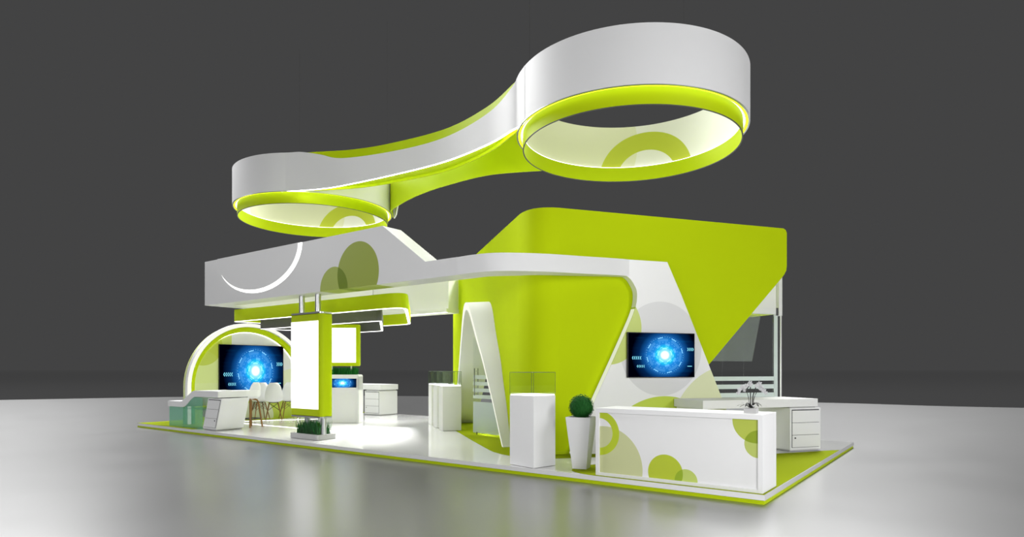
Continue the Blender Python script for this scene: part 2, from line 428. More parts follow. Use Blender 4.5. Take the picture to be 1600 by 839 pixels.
# ------------------------------------------------------------------ white fascia and band
FY = 0.2
fas = decor('fascia_print', WH, [('c', -8.18, 3.62, 0, .66, (0.30, 0.37, 0.03), .95), ('c', -8.97, 3.36, 0, .47, (0.50, 0.60, 0.13), 1.0, 'm')], 0.3)
t = thing('white_fascia_beam', 'long white overhead fascia on the left with a peaked end and printed olive circles', 'fascia', (-9.9, .2, 3.33))
def F(p): return (p[0] + 9.9, p[1] - 3.33)
poly = [F(p) for p in ((-14.45, 3.33), (-14.45, 4.5), (-7.41, 4.5), (-6.215, 3.655), (-5.41, 3.655), (-5.41, 3.33))]
# uv keeps world metres: shift the print with a uv offset
mb = MB().slab(poly, (0, 0, 0), (1, 0, 0), (0, 0, 1), (0, 1, 0), .50)
mb.uv = [[(q[0] - 9.9, q[1] + 3.33) for q in f] for f in mb.uv]
obj('beam', mb, fas, t)
# raised half disc with the light behind it
hc = F((-11.98, 4.50)); hr = 1.0
def hpoly(cx, cz, rx, rz, top, n=40):
    return [(cx + rx * cos(PI + PI * i / n), cz + rz * sin(PI + PI * i / n)) for i in range(n + 1)]
hp = hpoly(hc[0], hc[1], 1.76, .93, 0)
obj('half_disc', MB().slab(hp, (0, -.03, -.001), (1, 0, 0), (0, 0, 1), (0, 1, 0), .022), 'white', t, 'pale grey half disc on the fascia')
g0 = [(hc[0] + 1.72 * cos(a), hc[1] + .89 * sin(a)) for a in [PI + PI * i / 40 for i in range(41)]]
g1 = []
for i in range(41):
    a = PI + PI * i / 40; wd = .006 + .115 * (i / 40) ** 1.1 + .02 * sin(PI * i / 40)
    g1.append((hc[0] + (1.76 + wd) * cos(a), hc[1] + (.93 + wd) * sin(a)))
gm = MB()
vs = [(p[0], -.006, p[1]) for p in g0] + [(p[0], -.006, p[1]) for p in g1]
vs += [(p[0], -.001, p[1]) for p in g0] + [(p[0], -.001, p[1]) for p in g1]
fcs = []
for i in range(40):
    fcs += [(i, i + 1, 42 + i, 41 + i), (82 + i, 83 + i, 124 + i, 123 + i), (41 + i, 42 + i, 124 + i, 123 + i), (i, i + 1, 83 + i, 82 + i)]
gm.add(vs, fcs)
obj('crescent_light', gm, 'led', t, 'glowing white crescent below the half disc')
# return beam and rear beam
def beamloc(name, x0, x1, y0, y1, z0, z1, label, m='white'):
    return tag(obj(name, MB().box(x0, x1, y0, y1, z0, z1), m), label, 'beam')
t2 = thing('rear_fascia_beam', 'white rear overhead beam with a lit lower lip seen under the front fascia', 'beam', (-11.4, 5.6, 3.33))
obj('beam', MB().box(-2.545, .84, 0, .45, .12, 1.17), 'matte', t2)
obj('lower_lip', MB().box(-2.545, .86, -.12, .45, .0, .12), 'matte', t2)
obj('lip_light', MB().box(-2.5, .86, -.125, -.06, -.012, -.001), 'led', t2, 'white light line under the lip')
t2 = thing('side_fascia_beam', 'white overhead beam closing the left end of the stand', 'beam', (-14.2, 3.2, 3.33))
obj('beam', MB().box(-.25, .25, -2.49, 2.39, 0, 1.17), 'matte', t2)
# sweeping band from the fascia round the tower corner, running into the television wall
fr = catmull([(-5.411, .2, 3.33), (-5.05, .2, 3.335), (-4.66, .30, 3.34), (-4.33, .60, 3.35), (-4.0, 1.12, 3.37), (-3.68, 1.78, 3.39), (*uv2(1.70, -.20), 3.42), (*uv2(2.0, -.17), 3.42)], 8)
k = len(fr)
bkp = catmull([(-5.411, .70), (-5.1, .72), (-4.85, .86), (-4.62, 1.06), (-4.42, 1.30), uv2(.7, -.003), uv2(1.70, -.003), uv2(2.0, -.003)], 8)
tag(obj('white_band', MB().loft([p[:2] for p in fr], bkp, [p[2] for p in fr], [p[2] + .322 for p in fr]), 'white'),
    'white band sweeping round the corner of the green tower above head height', 'band')

# ------------------------------------------------------------------ green tower
aprof = catmull([(7.42, 0), (6.22, 1.22), (5.28, 2.14), (4.65, 2.76), (4.25, 3.10), (3.95, 3.235), (3.62, 3.20), (3.32, 2.97), (2.92, 2.42), (2.44, 1.84), (2.12, 1.33), (1.80, .86), (1.40, .14), (1.30, 0)], 6)
k = len(aprof)
pin = []
for i, p in enumerate(aprof):
    a = aprof[max(i - 1, 0)]; b = aprof[min(i + 1, k - 1)]; tx, tz = b[0] - a[0], b[1] - a[1]; Ln = math.hypot(tx, tz)
    dd = .13 * (.5 + .9 * (p[1] / 3.24) ** 2)
    # path runs from the left foot over the top to the right foot; the opening lies on its left in (w,z)
    nx, nz_ = -tz / Ln, tx / Ln
    if (nx * (4.2 - p[0]) + nz_ * (1.0 - p[1])) < 0: nx, nz_ = -nx, -nz_
    pin.append((p[0] + nx * dd, max(0.0, p[1] + nz_ * dd)))
t = thing('green_tower', 'tall lime green angular tower wall with a cut-away lower right side', 'tower', (-4.5, 1.2, 0))
def T(p): return (p[0] + 4.5, p[1] - 1.2)
TH = 4.67
p0, p1, p2 = wn2(.75, .1), (-4.53, 1.22), uv2(.6, 0)
cor = [tuple((1 - s) ** 2 * p0[j] + 2 * s * (1 - s) * p1[j] + s * s * p2[j] for j in (0, 1)) for s in [i / 10 for i in range(11)]]
path = [T(p) for p in cor]
mb = MB().loft(path, offset(path, .14), 0.0, TH)
notch = [((p[0] + q[0]) / 2, (p[1] + q[1]) / 2) for p, q in reversed(list(zip(pin, aprof)))]
notch = [(.75, 0), (notch[0][0], 0)] + [p for p in notch if .01 < p[1]] + [(notch[-1][0], 0), (8.87, 0), (8.87, TH), (.75, TH)]
O = T(wn2(0, .1))
mb.slab(notch, (O[0], O[1], 0), (W[0], W[1], 0), (0, 0, 1), (NN[0], NN[1], 0), .14)
rp = [(.6, 0), (.6, TH)] + [(5.88, TH), (5.94, TH - .03), (5.97, TH - .09), (5.97, 3.86), (5.955, 3.76), (5.90, 3.67), (5.84, 3.60), (3.981, 1.732), (2.25, 0)]
O = T(K)
mb.slab(rp, (O[0], O[1], 0), (U[0], U[1], 0), (0, 0, 1), (V[0], V[1], 0), .14)
obj('wall', mb, 'limewall', t)
sk = [T(wn2(a, .1)) for a in (1.25, 1.0, .75)] + [T(p) for p in cor] + [T(uv2(a, 0)) for a in (1.0, 1.4, 2.0)]
obj('skirting', MB().loft(offset(sk, -.012), sk, 0.006, .06), 'lime', t)

# television wall (white leg the band runs into)
pan = [(1.95, 3.425), (1.95, 3.742)] + [(2.853, 3.742), (3.174, 3.112), (4.63, 0.0), (.80, 0.0)] + list(reversed(catmull([(1.93, 3.424), (2.02, 3.37), (2.10, 3.27), (2.165, 3.14), (2.17, 2.98), (2.13, 2.79), (2.04, 2.57), (1.66, 1.80), (1.217, .924), (.80, .01)], 4)))[1:-1]
tvw = decor('television_wall_print', (0.80, 0.80, 0.80), [
    ('c', 2.72, 2.02, 0, .93, (0.62, 0.62, 0.63), .75), ('c', 1.55, 2.42, 0, .72, (0.47, 0.58, 0.02), .85),
    ('c', 4.40, .20, 0, 1.50, (0.62, 0.68, 0.26), .65), ('c', 2.78, -.45, 0, 1.53, (0.47, 0.60, 0.01), .95)], 0.35)
t = thing('television_wall', 'white triangular leg wall printed with circles, carrying the right-hand television', 'wall panel', (*uv2(2.4, 0), 0))
o0 = uv2(2.4, 0)
mb = MB().slab([(p[0] - 2.4, p[1]) for p in pan], (V[0] * -.17, V[1] * -.17, 0), (U[0], U[1], 0), (0, 0, 1), (V[0], V[1], 0), .166)
mb.uv = [[(q[0] + 2.4, q[1]) for q in f] for f in mb.uv]
obj('panel', mb, tvw, t)

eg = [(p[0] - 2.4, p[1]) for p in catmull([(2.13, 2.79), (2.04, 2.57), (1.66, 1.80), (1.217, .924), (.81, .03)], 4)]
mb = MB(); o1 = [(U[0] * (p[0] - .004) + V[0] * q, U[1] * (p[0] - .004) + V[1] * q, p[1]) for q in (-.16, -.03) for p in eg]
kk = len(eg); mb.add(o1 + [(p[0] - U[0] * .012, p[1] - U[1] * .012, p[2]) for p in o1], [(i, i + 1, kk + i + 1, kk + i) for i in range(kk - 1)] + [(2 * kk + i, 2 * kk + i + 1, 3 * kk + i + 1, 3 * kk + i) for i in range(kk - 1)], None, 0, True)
obj('lit_look_edge', mb, 'lit_edge', t, 'inner edge with its lit look put in as emission')  # emission put in so the leg's inner edge looks lit; no lamp

# ------------------------------------------------------------------ televisions
def television(label, loc, rz, w, h):
    """flat screen; local x to the right as seen, local y away from the viewer; origin bottom centre"""
    t = thing('television', label, 'television', loc, rz)
    obj('housing', MB().box(-w / 2, w / 2, -.045, 0, 0, h), 'black', t, bevel=.004)
    e = .012
    mb = MB()
    mb.add([(-w / 2 + e, -.0475, e), (w / 2 - e, -.0475, e), (w / 2 - e, -.0475, h - e), (-w / 2 + e, -.0475, h - e)], [(0, 1, 2, 3)], [(0, 0), (1, 0), (1, 1), (0, 1)], 0)
    def chev(cx, cz, s, d, n, gap):
        for i in range(n):
            x = cx + i * gap
            pts = [(x, cz), (x + d * s * .5, cz + s), (x + d * s, cz + s), (x + d * s * .5, cz), (x + d * s, cz - s), (x + d * s * .5, cz - s)]
            mb.add([(p[0] * w, -.0482, p[1] * h) for p in pts], [(0, 1, 2, 3), (0, 3, 4, 5)], None, 1)
    chev(-.44, .435, .035, .7, 5, .028); chev(-.37, .25, .028, .7, 5, .024)
    chev(.405, .635, .035, -.7, 4, .026)
    mb.add([((x) * w, -.0482, z * h) for x, z in ((.385, .245), (.455, .245), (.455, .26), (.385, .26))], [(0, 1, 2, 3)], None, 1)
    obj('screen', mb, ['screen', 'arrow'], t, 'glowing blue radial picture with arrow marks')
    return t
c = uv2((1.938 + 3.459) / 2, -.175)
television('wide television with a glowing blue dial on the right-hand white wall', (c[0], c[1], 1.452), math.atan2(U[1], U[0]), 1.521, .88)
television('big television with a glowing blue dial on the round wall at the left', (-16.538, 2.80, .74), PI / 2, 2.22, 1.655)

# ------------------------------------------------------------------ round wall at the left end
DY, DZ, DR = 2.62, 1.10, 1.98
t = thing('round_wall', 'round portal wall at the left end with a glowing white and lime rim', 'wall', (-16.6, DY, 0))
def arcpts(r, n=72):
    """outline of the portal: half round above the centre, straight legs below, a little wider on its far side"""
    up = [(r * cos(PI * i / (n - 1)), DZ + r * sin(PI * i / (n - 1))) for i in range(n)]
    pts = [(r, 0.0)] + up + [(-r, 0.0)]
    return [(p[0] * (1.10 if p[0] > 0 else 1.0), p[1]) for p in pts]
def archring(r0, r1, x0, x1, s0=None, s1=None):
    """ring open at the floor, between radii r0<r1 and x0<x1 (x local); s0,s1 = radii at the back"""
    A, B = arcpts(r1), arcpts(r0); mb = MB(); k = len(A)
    rows = [[(x1, p[0], p[1]) for p in A], [(x1, p[0], p[1]) for p in B], [(x0, p[0], p[1]) for p in (arcpts(s0) if s0 else B)], [(x0, p[0], p[1]) for p in (arcpts(s1) if s1 else A)]]
    for r in range(4):
        P, Q = rows[r], rows[(r + 1) % 4]
        mb.add(P + Q, [(i, i + 1, k + i + 1, k + i) for i in range(k - 1)], None, 0, True)
    for i in (0, k - 1): mb.add([rows[r][i] for r in range(4)], [(0, 1, 2, 3)])
    return mb
obj('rim', archring(1.86, 1.98, .16, .28), 'white', t)
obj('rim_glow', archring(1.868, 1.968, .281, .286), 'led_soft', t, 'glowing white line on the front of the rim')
obj('lime_reveal', archring(1.72, 1.858, .08, .20, 1.70, 1.858), 'lime', t, 'lime green inner band')
obj('rim_light', archring(1.69, 1.72, .065, .09), 'led', t, 'white light strip round the disc')
dp = arcpts(1.94)
mb = MB().slab(dp, (-.04, 0, 0), (0, 1, 0), (0, 0, 1), (1, 0, 0), .10)
OL = (0.42, 0.50, 0.06)
dm = decor('round_wall_print', (0.70, 0.70, 0.72), [
    ('x', -2.2, -.50, 1.2, 4, (0.55, 0.64, 0.10), .9), ('c', -1.7, 1.15, 0, 1.12, (0.62, 0.70, 0.30), .9), ('c', -1.42, 2.35, 0, .62, (0.45, 0.53, 0.03), .8),
    ('c', 1.75, .45, 0, 1.2, (0.66, 0.72, 0.42), .7), ('x', -2, 2, 0, .62, (0.47, 0.58, 0.02), .9), ('c', .4, .1, 0, .55, (0.7, 0.72, 0.62), .8)], 0.5)
obj('disc', mb, dm, t, 'white disc printed with olive circles')

# ------------------------------------------------------------------ hanging frames
def loop(name, label, poly, r, z0, z1, th, m, ledw, cat='hanging frame', rods=()):
    pl = roundpoly(poly, r); cx = sum(p[0] for p in pl) / len(pl); cy = sum(p[1] for p in pl) / len(pl)
    t = thing(name, label, cat, (cx, cy, z0))
    pl = [(p[0] - cx, p[1] - cy) for p in pl]
    ins = offset(pl, th, True)
    obj('frame', MB().loft(pl, ins, .012, z1 - z0, True), m, t)
    obj('light_strip', MB().loft(offset(pl, .004, True), offset(pl, ledw, True), 0, .011, True), 'led', t, 'white light strip along the lower edge')
    for (x, y, zz) in rods:
        obj('hanging_rod', MB().tube([(x - cx, y - cy, z1 - z0 - .02), (x - cx, y - cy, zz - z0)], .012, 8), 'steel', t)
    return t
loop('lime_hanging_frame', 'lime green hanging frame with a lit lower edge under the white fascia',
     [(-14.35, .92), (-7.45, .92), (-11.1, 4.56), (-13.9, 4.56)], [.15, .75, .35, .15], 2.93, 3.26, .05, 'lime', .07)
loop('charcoal_hanging_frame', 'charcoal hanging frame with a lit lower edge inside the lime one',
     [(-14.05, 1.55), (-8.95, 1.55), (-11.9, 4.22), (-13.4, 4.22)], [.08, .25, .25, .1], 2.745, 3.08, .05, 'grey', .06)

# ------------------------------------------------------------------ light pylon
PX0, PX1, PY0, PY1 = -10.86, -9.72, .42, .78
px, py = (PX0 + PX1) / 2, (PY0 + PY1) / 2
t = thing('light_pylon', 'tall lime green pylon with a bright white backlit face on two steel poles', 'light pylon', (px, py, 0))
hw, hd = (PX1 - PX0) / 2, (PY1 - PY0) / 2
rp = roundpoly([(-hw, -hd), (hw, -hd), (hw, hd), (-hw, hd)], [.03, .12, .12, .03])
obj('casing', MB().loft(rp, offset(rp, .02, True), .535, 2.89, True).prism(rp, .535, .545).prism(rp, 2.88, 2.89), 'lime', t)
obj('top_cap', MB().prism(rp, 2.891, 2.93), 'steel', t)
obj('bottom_cap', MB().prism(rp, .50, .534), 'steel', t)
obj('backlit_panel', MB().box(-hw + .015, hw - .085, -hd - .006, -hd - .0005, .70, 2.725), 'lightbox', t, 'bright white backlit panel')
for sx in (-.18, .43):
    obj('pole', MB().tube([(sx - .0, 0, .03), (sx, 0, .50)], .065, 20), 'steel', t)
    obj('pole', MB().tube([(sx, -.15, 2.93), (sx, -.15, 3.33)], .065, 20), 'steel', t)
t = thing('grass_planter', 'low stone tray of grass with glass sides under the light pylon', 'planter', (px + .02, py, 0))
q = roundpoly([(-.56, -.24), (.5, -.24), (.5, .30), (-.56, .30)], .06)
obj('tray', MB().loft(q, offset(q, .08, True), 0.006, .12, True).prism(offset(q, .02, True), 0.006, .05), 'stone', t)
obj('soil', MB().prism(offset(q, .081, True), .051, .10), 'soil', t)
gb = MB()
def blades(mb, x0, x1, y0, y1, z, n, h0, h1, sp=.05, avoid=()):
    for _ in range(n):
        x, y = random.uniform(x0, x1), random.uniform(y0, y1)
        if any((x - ax) ** 2 + (y - ay) ** 2 < ar * ar for ax, ay, ar in avoid): continue
        h = random.uniform(h0, h1); a = random.uniform(0, 2 * PI)
        dx, dy = random.gauss(0, sp), random.gauss(0, sp); w = random.uniform(.006, .014)
        ca, sa = cos(a) * w, sin(a) * w
        mb.add([(x - ca, y - sa, z), (x + ca, y + sa, z), (x + ca * .7 + dx * .4, y + sa * .7 + dy * .4, z + h * .6), (x - ca * .7 + dx * .4, y - sa * .7 + dy * .4, z + h * .6), (x + dx, y + dy, z + h)], [(0, 1, 2, 3), (3, 2, 4)])
blades(gb, -.42, .38, -.14, .20, .095, 1000, .18, .36, .05, ((-.2, 0, .07), (.41, 0, .07)))
g = obj('grass', gb, 'grass', t); g['kind'] = 'stuff'
obj('glass_side', MB().box(-.45, .41, -.17, -.162, .10, .498), 'clear', t)
obj('glass_side', MB().box(.402, .41, -.16, .24, .10, .498), 'clear', t)

# ------------------------------------------------------------------ information kiosk (faces the viewpoint)
kr = math.atan2(b_, a_)
kc = (-13.10, 3.63)
kx = (a_, b_)
t = thing('information_kiosk', 'white kiosk with a small slanted blue screen below a row of grass', 'kiosk', (kc[0], kc[1], 0), kr)
W2 = .53
body = roundpoly([(-W2, 0.0), (W2, 0.0), (W2, 1.46), (-W2, 1.46)], [0, 0, .06, .06], 4)
hole = [(-W2 + .07, .02), (W2 - .07, .02), (W2 - .07, 1.0), (-W2 + .07, 1.0)]
mb = MB().box(-W2 + .06, W2 - .06, .06, .5, .006, 1.0)
obj('recessed_front', mb, 'matte', t, 'grey recessed front panel')
mb = MB().box(-W2, -W2 + .06, 0, .5, .006, 1.40).box(W2 - .06, W2, 0, .5, .006, 1.40)
obj('side_panel', mb, 'white', t)
obj('top_housing', MB().slab(roundpoly([(-W2, 1.0), (W2, 1.0), (W2, 1.46), (-W2, 1.46)], [0, 0, .06, .06], 4), (0, 0, 0), (1, 0, 0), (0, 0, 1), (0, 1, 0), .5), 'white', t)
mb = MB(); mb.add([(-W2 + .07, -.004, 1.07), (W2 - .07, -.004, 1.07), (W2 - .07, -.004, 1.34), (-W2 + .07, -.004, 1.34)], [(0, 1, 2, 3)], [(0, .15), (1, .15), (1, .85), (0, .85)])
obj('screen', mb, 'screen', t, 'small glowing blue screen')
gb = MB(); blades(gb, -W2 + .05, W2 - .09, .03, .40, 1.46, 1300, .12, .25, .03)
g = obj('grass', gb, 'grass', t); g['kind'] = 'stuff'
t = thing('light_box', 'square lime-framed glowing white light box above the kiosk grass', 'light box', (kc[0], kc[1], 1.461), kr)
bp = roundpoly([(-W2, .255), (W2 + .01, .255), (W2 + .01, 1.505), (-W2, 1.505)], .05, 4)
obj('casing', MB().slab(bp, (0, .01, 0), (1, 0, 0), (0, 0, 1), (0, 1, 0), .16), 'lime', t)
obj('backlit_panel', MB().box(-W2 + .07, W2 - .09, .002, .0095, .36, 1.40), 'lightbox', t, 'bright white backlit panel')
for sx in (-.30, .28): obj('post', MB().tube([(sx, .09, 0), (sx, .09, .256)], .03, 12), 'steel', t)

# ------------------------------------------------------------------ desks
def drawer_cabinet(t, corner, dx, dy, w, d, h, lean=0.0, knob_right=False, z0=0.0, base=None):
    """cabinet with a drawer front: corner = front left, dx along front, dy into depth (local 2D unit vectors)"""
    def P(a, b, z): s = lean * z; return (corner[0] + dx[0] * (a + s) + dy[0] * b, corner[1] + dx[1] * (a + s) + dy[1] * b, z)
    z0 = max(z0, .006)
    def cell(a0, a1, b0, b1, c0, c1):
        v = [P(a, b, z) for z in (c0, c1) for b in (b0, b1) for a in (a0, a1)]
        mb = MB(); mb.add(v, [(0, 2, 3, 1), (4, 5, 7, 6), (0, 1, 5, 4), (2, 6, 7, 3), (0, 4, 6, 2), (1, 3, 7, 5)]); return mb
    body = obj('cabinet', cell(0, w, 0, d, z0 + .03, h), 'white', t)
    obj('cabinet_plinth', cell(.02, w - .02, .02, d - .02, z0, z0 + .03), 'stone', t)
    e = .05; hh = (h - .1 - z0) / 3
    # dark reveal sheet behind the drawer fronts
    obj('drawer_reveal', cell(e - .008, w - e + .008, -.004, -.0005, z0 + .072, h - .03), 'black', t)
    for i in range(3):
        zz = z0 + .08 + i * ((h - .04 - z0 - .08) / 3); hh = (h - .04 - z0 - .08) / 3 - .008
        dr = obj('drawer', cell(e, w - e, -.014, -.0045, zz, zz + hh), 'white', t)
        if i == 0:
            a = w - e - .06 if knob_right else e + .06
            p = P(a, -.015, zz + hh * .78); q = P(a, -.032, zz + hh * .78)
            kb = obj('knob', MB().tube([p, q], .013, 10), 'black', dr)
# right desk against the television wall
t = thing('white_desk', 'white desk with a thick top and three drawers against the television wall', 'desk', (*uv2(4.35, -.65), 0))
cc = uv2(4.35, -.65)
def Dk(a, b): p = uv2(a, b); return (p[0] - cc[0], p[1] - cc[1])
top = [Dk(3.0, -1.12), Dk(5.70, -1.12), Dk(5.70, -.185), Dk(3.0, -.185)]
obj('desk_top', MB().prism(top, .875, 1.03), 'white', t)
drawer_cabinet(t, Dk(5.0, -1.13), U, V, .76, .92, .852)
obj('support_strip', MB().prism([Dk(5.04, -1.08), Dk(5.68, -1.08), Dk(5.68, -.25), Dk(5.04, -.25)], .852, .875), 'stone', t)
obj('side_panel', MB().prism([Dk(3.05, -1.08), Dk(3.13, -1.08), Dk(3.13, -.2), Dk(3.05, -.2)], .006, .875), 'white', t)
# desk in the back of the stand
t = thing('white_desk', 'white desk with three drawers at the back of the stand beside the kiosk', 'desk', (-15.3, 6.85, 0), 0)
obj('desk_top', MB().box(-1.2, .76, -.42, .42, .90, 1.09), 'white', t)
drawer_cabinet(t, (-.06, -.42), (1, 0), (0, 1), .80, .82, .86)
obj('support_strip', MB().box(-.02, .70, -.38, .38, .861, .899), 'stone', t)
obj('side_panel', MB().box(-1.18, -1.1, -.4, .4, .006, .90), 'white', t)
# stepped desk at the left end
t = thing('stepped_desk', 'white desk at the far left with a stepped-down end over teal glass', 'desk', (-15.0, .55, 0))
prof = [(-16.43, .72), (-15.70, .72), (-15.60, .735), (-15.50, .79), (-15.08, .99), (-14.98, 1.025), (-14.86, 1.04), (-13.68, 1.04), (-13.68, .875), (-14.83, .875), (-14.95, .86), (-15.05, .82), (-15.42, .60), (-15.52, .575), (-15.64, .565), (-16.43, .565)]
prof = [(p[0] + 15.0, p[1]) for p in prof]
obj('desk_top', MB().slab(prof, (0, -.40, 0), (1, 0, 0), (0, 0, 1), (0, 1, 0), .80), 'white', t)
endp = roundpoly([(1.32, -.40), (1.32, .40), (1.05, 1.25), (.50, 1.25), (.40, .40), (.40, -.40)], [.02, .1, .2, .2, .02, .02])
obj('desk_return', MB().prism([(1.321, -.40), (1.33, .38), (1.30, .72), (1.10, .92), (.70, .92), (.55, .401), (1.31, .401)], .875, 1.04), 'white', t)
drawer_cabinet(t, (.52, -.395), (1, 0), (0, 1), .68, .76, .85, lean=.36, knob_right=True)
obj('glass_front', MB().box(-1.36, .50, -.39, -.378, .006, .56), 'teal', t, 'teal glass front')
obj('glass_front', MB().box(-.45, .50, -.39, -.378, .561, .86), 'teal', t, 'teal glass front')
obj('glass_side', MB().box(-1.372, -1.36, -.39, .34, .006, .56), 'teal', t, 'teal glass side')
obj('glass_divider', MB().box(-.62, -.608, -.37, .34, .006, .56), 'teal', t)
obj('glass_shelf', MB().box(-.60, .50, -.37, .34, .52, .532), 'teal', t)
obj('inner_box', MB().box(-.05, .45, -.1, .34, .30, .515), 'matte', t)
tag(obj('paper_sheet', MB().prism([(-14.45, .35), (-14.1, .32), (-14.08, .55), (-14.43, .58)], 1.041, 1.043), 'matte'), 'white sheets of paper lying on the stepped desk', 'paper')
tag(obj('open_booklet', MB().prism([(-14.02, .42), (-13.82, .42), (-13.82, .60), (-14.02, .60)], 1.041, 1.050), 'petal'), 'small booklet lying on the stepped desk beside the papers', 'booklet')

# ------------------------------------------------------------------ reception counter
PLC = (-1.26, .40)
rec = decor('counter_print', (0.80, 0.80, 0.80), [
    ('c', -2.34, .13, 0, .62, (0.56, 0.59, 0.29), .95), ('c', -2.43, .645, .225, .335, (0.47, 0.58, 0.02), 1.0),
    ('c', -1.375, .14, 0, .26, (0.45, 0.54, 0.02), 1.0), ('c', -1.07, .055, 0, .165, (0.62, 0.75, 0.16), 1.0, 'm'),
    ('c', -.135, .945, 0, .30, (0.42, 0.50, 0.03), .95), ('c', -.10, .635, 0, .18, (0.58, 0.68, 0.16), 1.0, 'm')], 0.3)
t = thing('reception_counter', 'large white reception counter printed with lime circles at the right front corner', 'counter', (-1.26, .40, 0))
x0, x1, y0, y1 = -1.215, 1.22, -.345, .335
fr_ = [(x0, .006), (x1, .006), (x1, 1.02), (x0, 1.02)]
mb = MB().box(x0, x1, y0, y1, .955, 1.022).box(x0, x1, y0, y1, .006, .05).box(x0, x0 + .055, y0, y1, .05, .955).box(x1 - .06, x1, y0, y1, .05, .955)
obj('frame', mb, 'white', t)
mb = MB().slab([(x0 + .055, .05), (x1 - .06, .05), (x1 - .06, .955), (x0 + .055, .955)], (0, y0 + .03, 0), (1, 0, 0), (0, 0, 1), (0, 1, 0), .03)
mb.uv = [[(q[0] - 1.26, q[1]) for q in f] for f in mb.uv]
obj('printed_front', mb, rec, t, 'white front printed with olive circles')

# orchid on the counter
t = thing('potted_orchid', 'grey and white orchid in a small square pot on the reception counter', 'orchid', (-.27, .36, 1.022))
obj('pot', MB().slab(roundpoly([(-.085, -.05), (.085, -.05), (.085, .05), (-.085, .05)], .01, 2), (0, 0, 0), (1, 0, 0), (0, 1, 0), (0, 0, 1), .065), 'stone', t)
for i in range(11):
    a = 2 * PI * i / 11 + random.uniform(-.2, .2); l = random.uniform(.13, .24)
    mb = MB(); pts = [(cos(a) * l * s, sin(a) * l * s, .062 + .07 * sin(PI * s * .9) * (1.1 - .4 * (i % 2))) for s in (0, .3, .6, .85, 1)]
    px_, py_ = -sin(a), cos(a)
    wd = [.008, .018, .02, .012, .001]; vs = []
    for p, q in zip(pts, wd): vs += [(p[0] - px_ * q, p[1] - py_ * q, p[2]), (p[0] + px_ * q, p[1] + py_ * q, p[2])]
    mb.add(vs, [(2 * j, 2 * j + 1, 2 * j + 3, 2 * j + 2) for j in range(4)])
    obj('leaf', mb, 'stem', t)
def petals(mb, c, r, rx):
    c = Vector(c)
    for j in range(5):
        a = 2 * PI * j / 5 + rx
        d = Vector((cos(a), .3 * sin(a * 2), sin(a))); n = Vector((-sin(a), .2, cos(a)))
        p = c + d * r
        mb.add([c, c + d * r * .6 + n * r * .38, p, c + d * r * .6 - n * r * .38], [(0, 1, 2, 3)])
    mb.ball(c + Vector((0, -.006, 0)), r * .22, 8, 6)
for si, (bx, by, tx, ty, hh) in enumerate(((-.03, 0, -.10, -.02, .30), (-.01, .01, -.01, 0, .345), (.02, 0, .10, .01, .335), (.03, .01, .15, 0, .29))):
    sp = catmull([(bx, by, .06), (bx * 1.1, by, .06 + hh * .45), (bx + (tx - bx) * .5, ty, .06 + hh * .85), (tx, ty, .06 + hh * .95), (tx + (.05 if tx > 0 else -.05), ty, .02 + hh * .85)], 4)
    st = obj('stem', MB().tube(sp, .007 if si in (1, 2) else .004, 6), 'stem', t)
    for q in range(5):
        f = .62 + .38 * q / 4; p = sp[int(f * (len(sp) - 1))]
        mb = MB(); petals(mb, (p[0] + random.uniform(-.025, .025), p[1] - .015, p[2] + random.uniform(-.02, .02)), random.uniform(.026, .036), random.uniform(0, 2))
        obj('flower', mb, 'petal', st)

# ------------------------------------------------------------------ topiary planters
def foliage(r):
    mb = MB(); mb.ball((0, 0, 0), r * .9, 24, 14)
    n = 1500
    for i in range(n):
        z = 1 - 2 * (i + .5) / n; a = i * 2.39996; q = math.sqrt(1 - z * z)
        d = Vector((q * cos(a), q * sin(a), z)); c = d * r * random.uniform(.9, 1.04)
        e = d.cross(Vector((random.random(), random.random(), random.random() - .5))).normalized(); f = d.cross(e)
        s = random.uniform(.011, .018); tl = d * random.uniform(-.4, .9) * s
        mb.add([c - e * s, c - f * s * .6 + tl * .5, c + e * s + tl, c + f * s * .6 + tl * .5], [(0, 1, 2, 3)])
    return mb
def topiary(label, loc, rz, hpot=.835, group=None):
    t = thing('topiary_planter', label, 'potted topiary', loc, rz)
    b, tp = .115, .205
    vs = [(s * b, q * b, .0) for s, q in ((-1, -1), (1, -1), (1, 1), (-1, 1))] + [(s * tp, q * tp, hpot) for s, q in ((-1, -1), (1, -1), (1, 1), (-1, 1))]
    i_ = tp - .02
    vs += [(s * i_, q * i_, hpot) for s, q in ((-1, -1), (1, -1), (1, 1), (-1, 1))] + [(s * i_, q * i_, hpot - .04) for s, q in ((-1, -1), (1, -1), (1, 1), (-1, 1))]
    mb = MB(); mb.add(vs, [(0, 3, 2, 1)] + [(j, (j + 1) % 4, 4 + (j + 1) % 4, 4 + j) for j in range(4)] + [(4 + j, 4 + (j + 1) % 4, 8 + (j + 1) % 4, 8 + j) for j in range(4)] + [(8 + j, 8 + (j + 1) % 4, 12 + (j + 1) % 4, 12 + j) for j in range(4)] + [(12, 13, 14, 15)])
    obj('pot', mb, 'white', t)
    f = foliage(.2); f.v = [(p[0], p[1], p[2] + hpot + .155) for p in f.v]
    obj('foliage', f, 'leaf', t)
    return t
topiary('tapered white planter with a clipped green ball beside the reception counter', (-2.985, .50, .006), math.radians(14))
topiary('clipped green ball in a white planter behind the stepped desk at far left', (-17.35, 1.35, .006), 0)

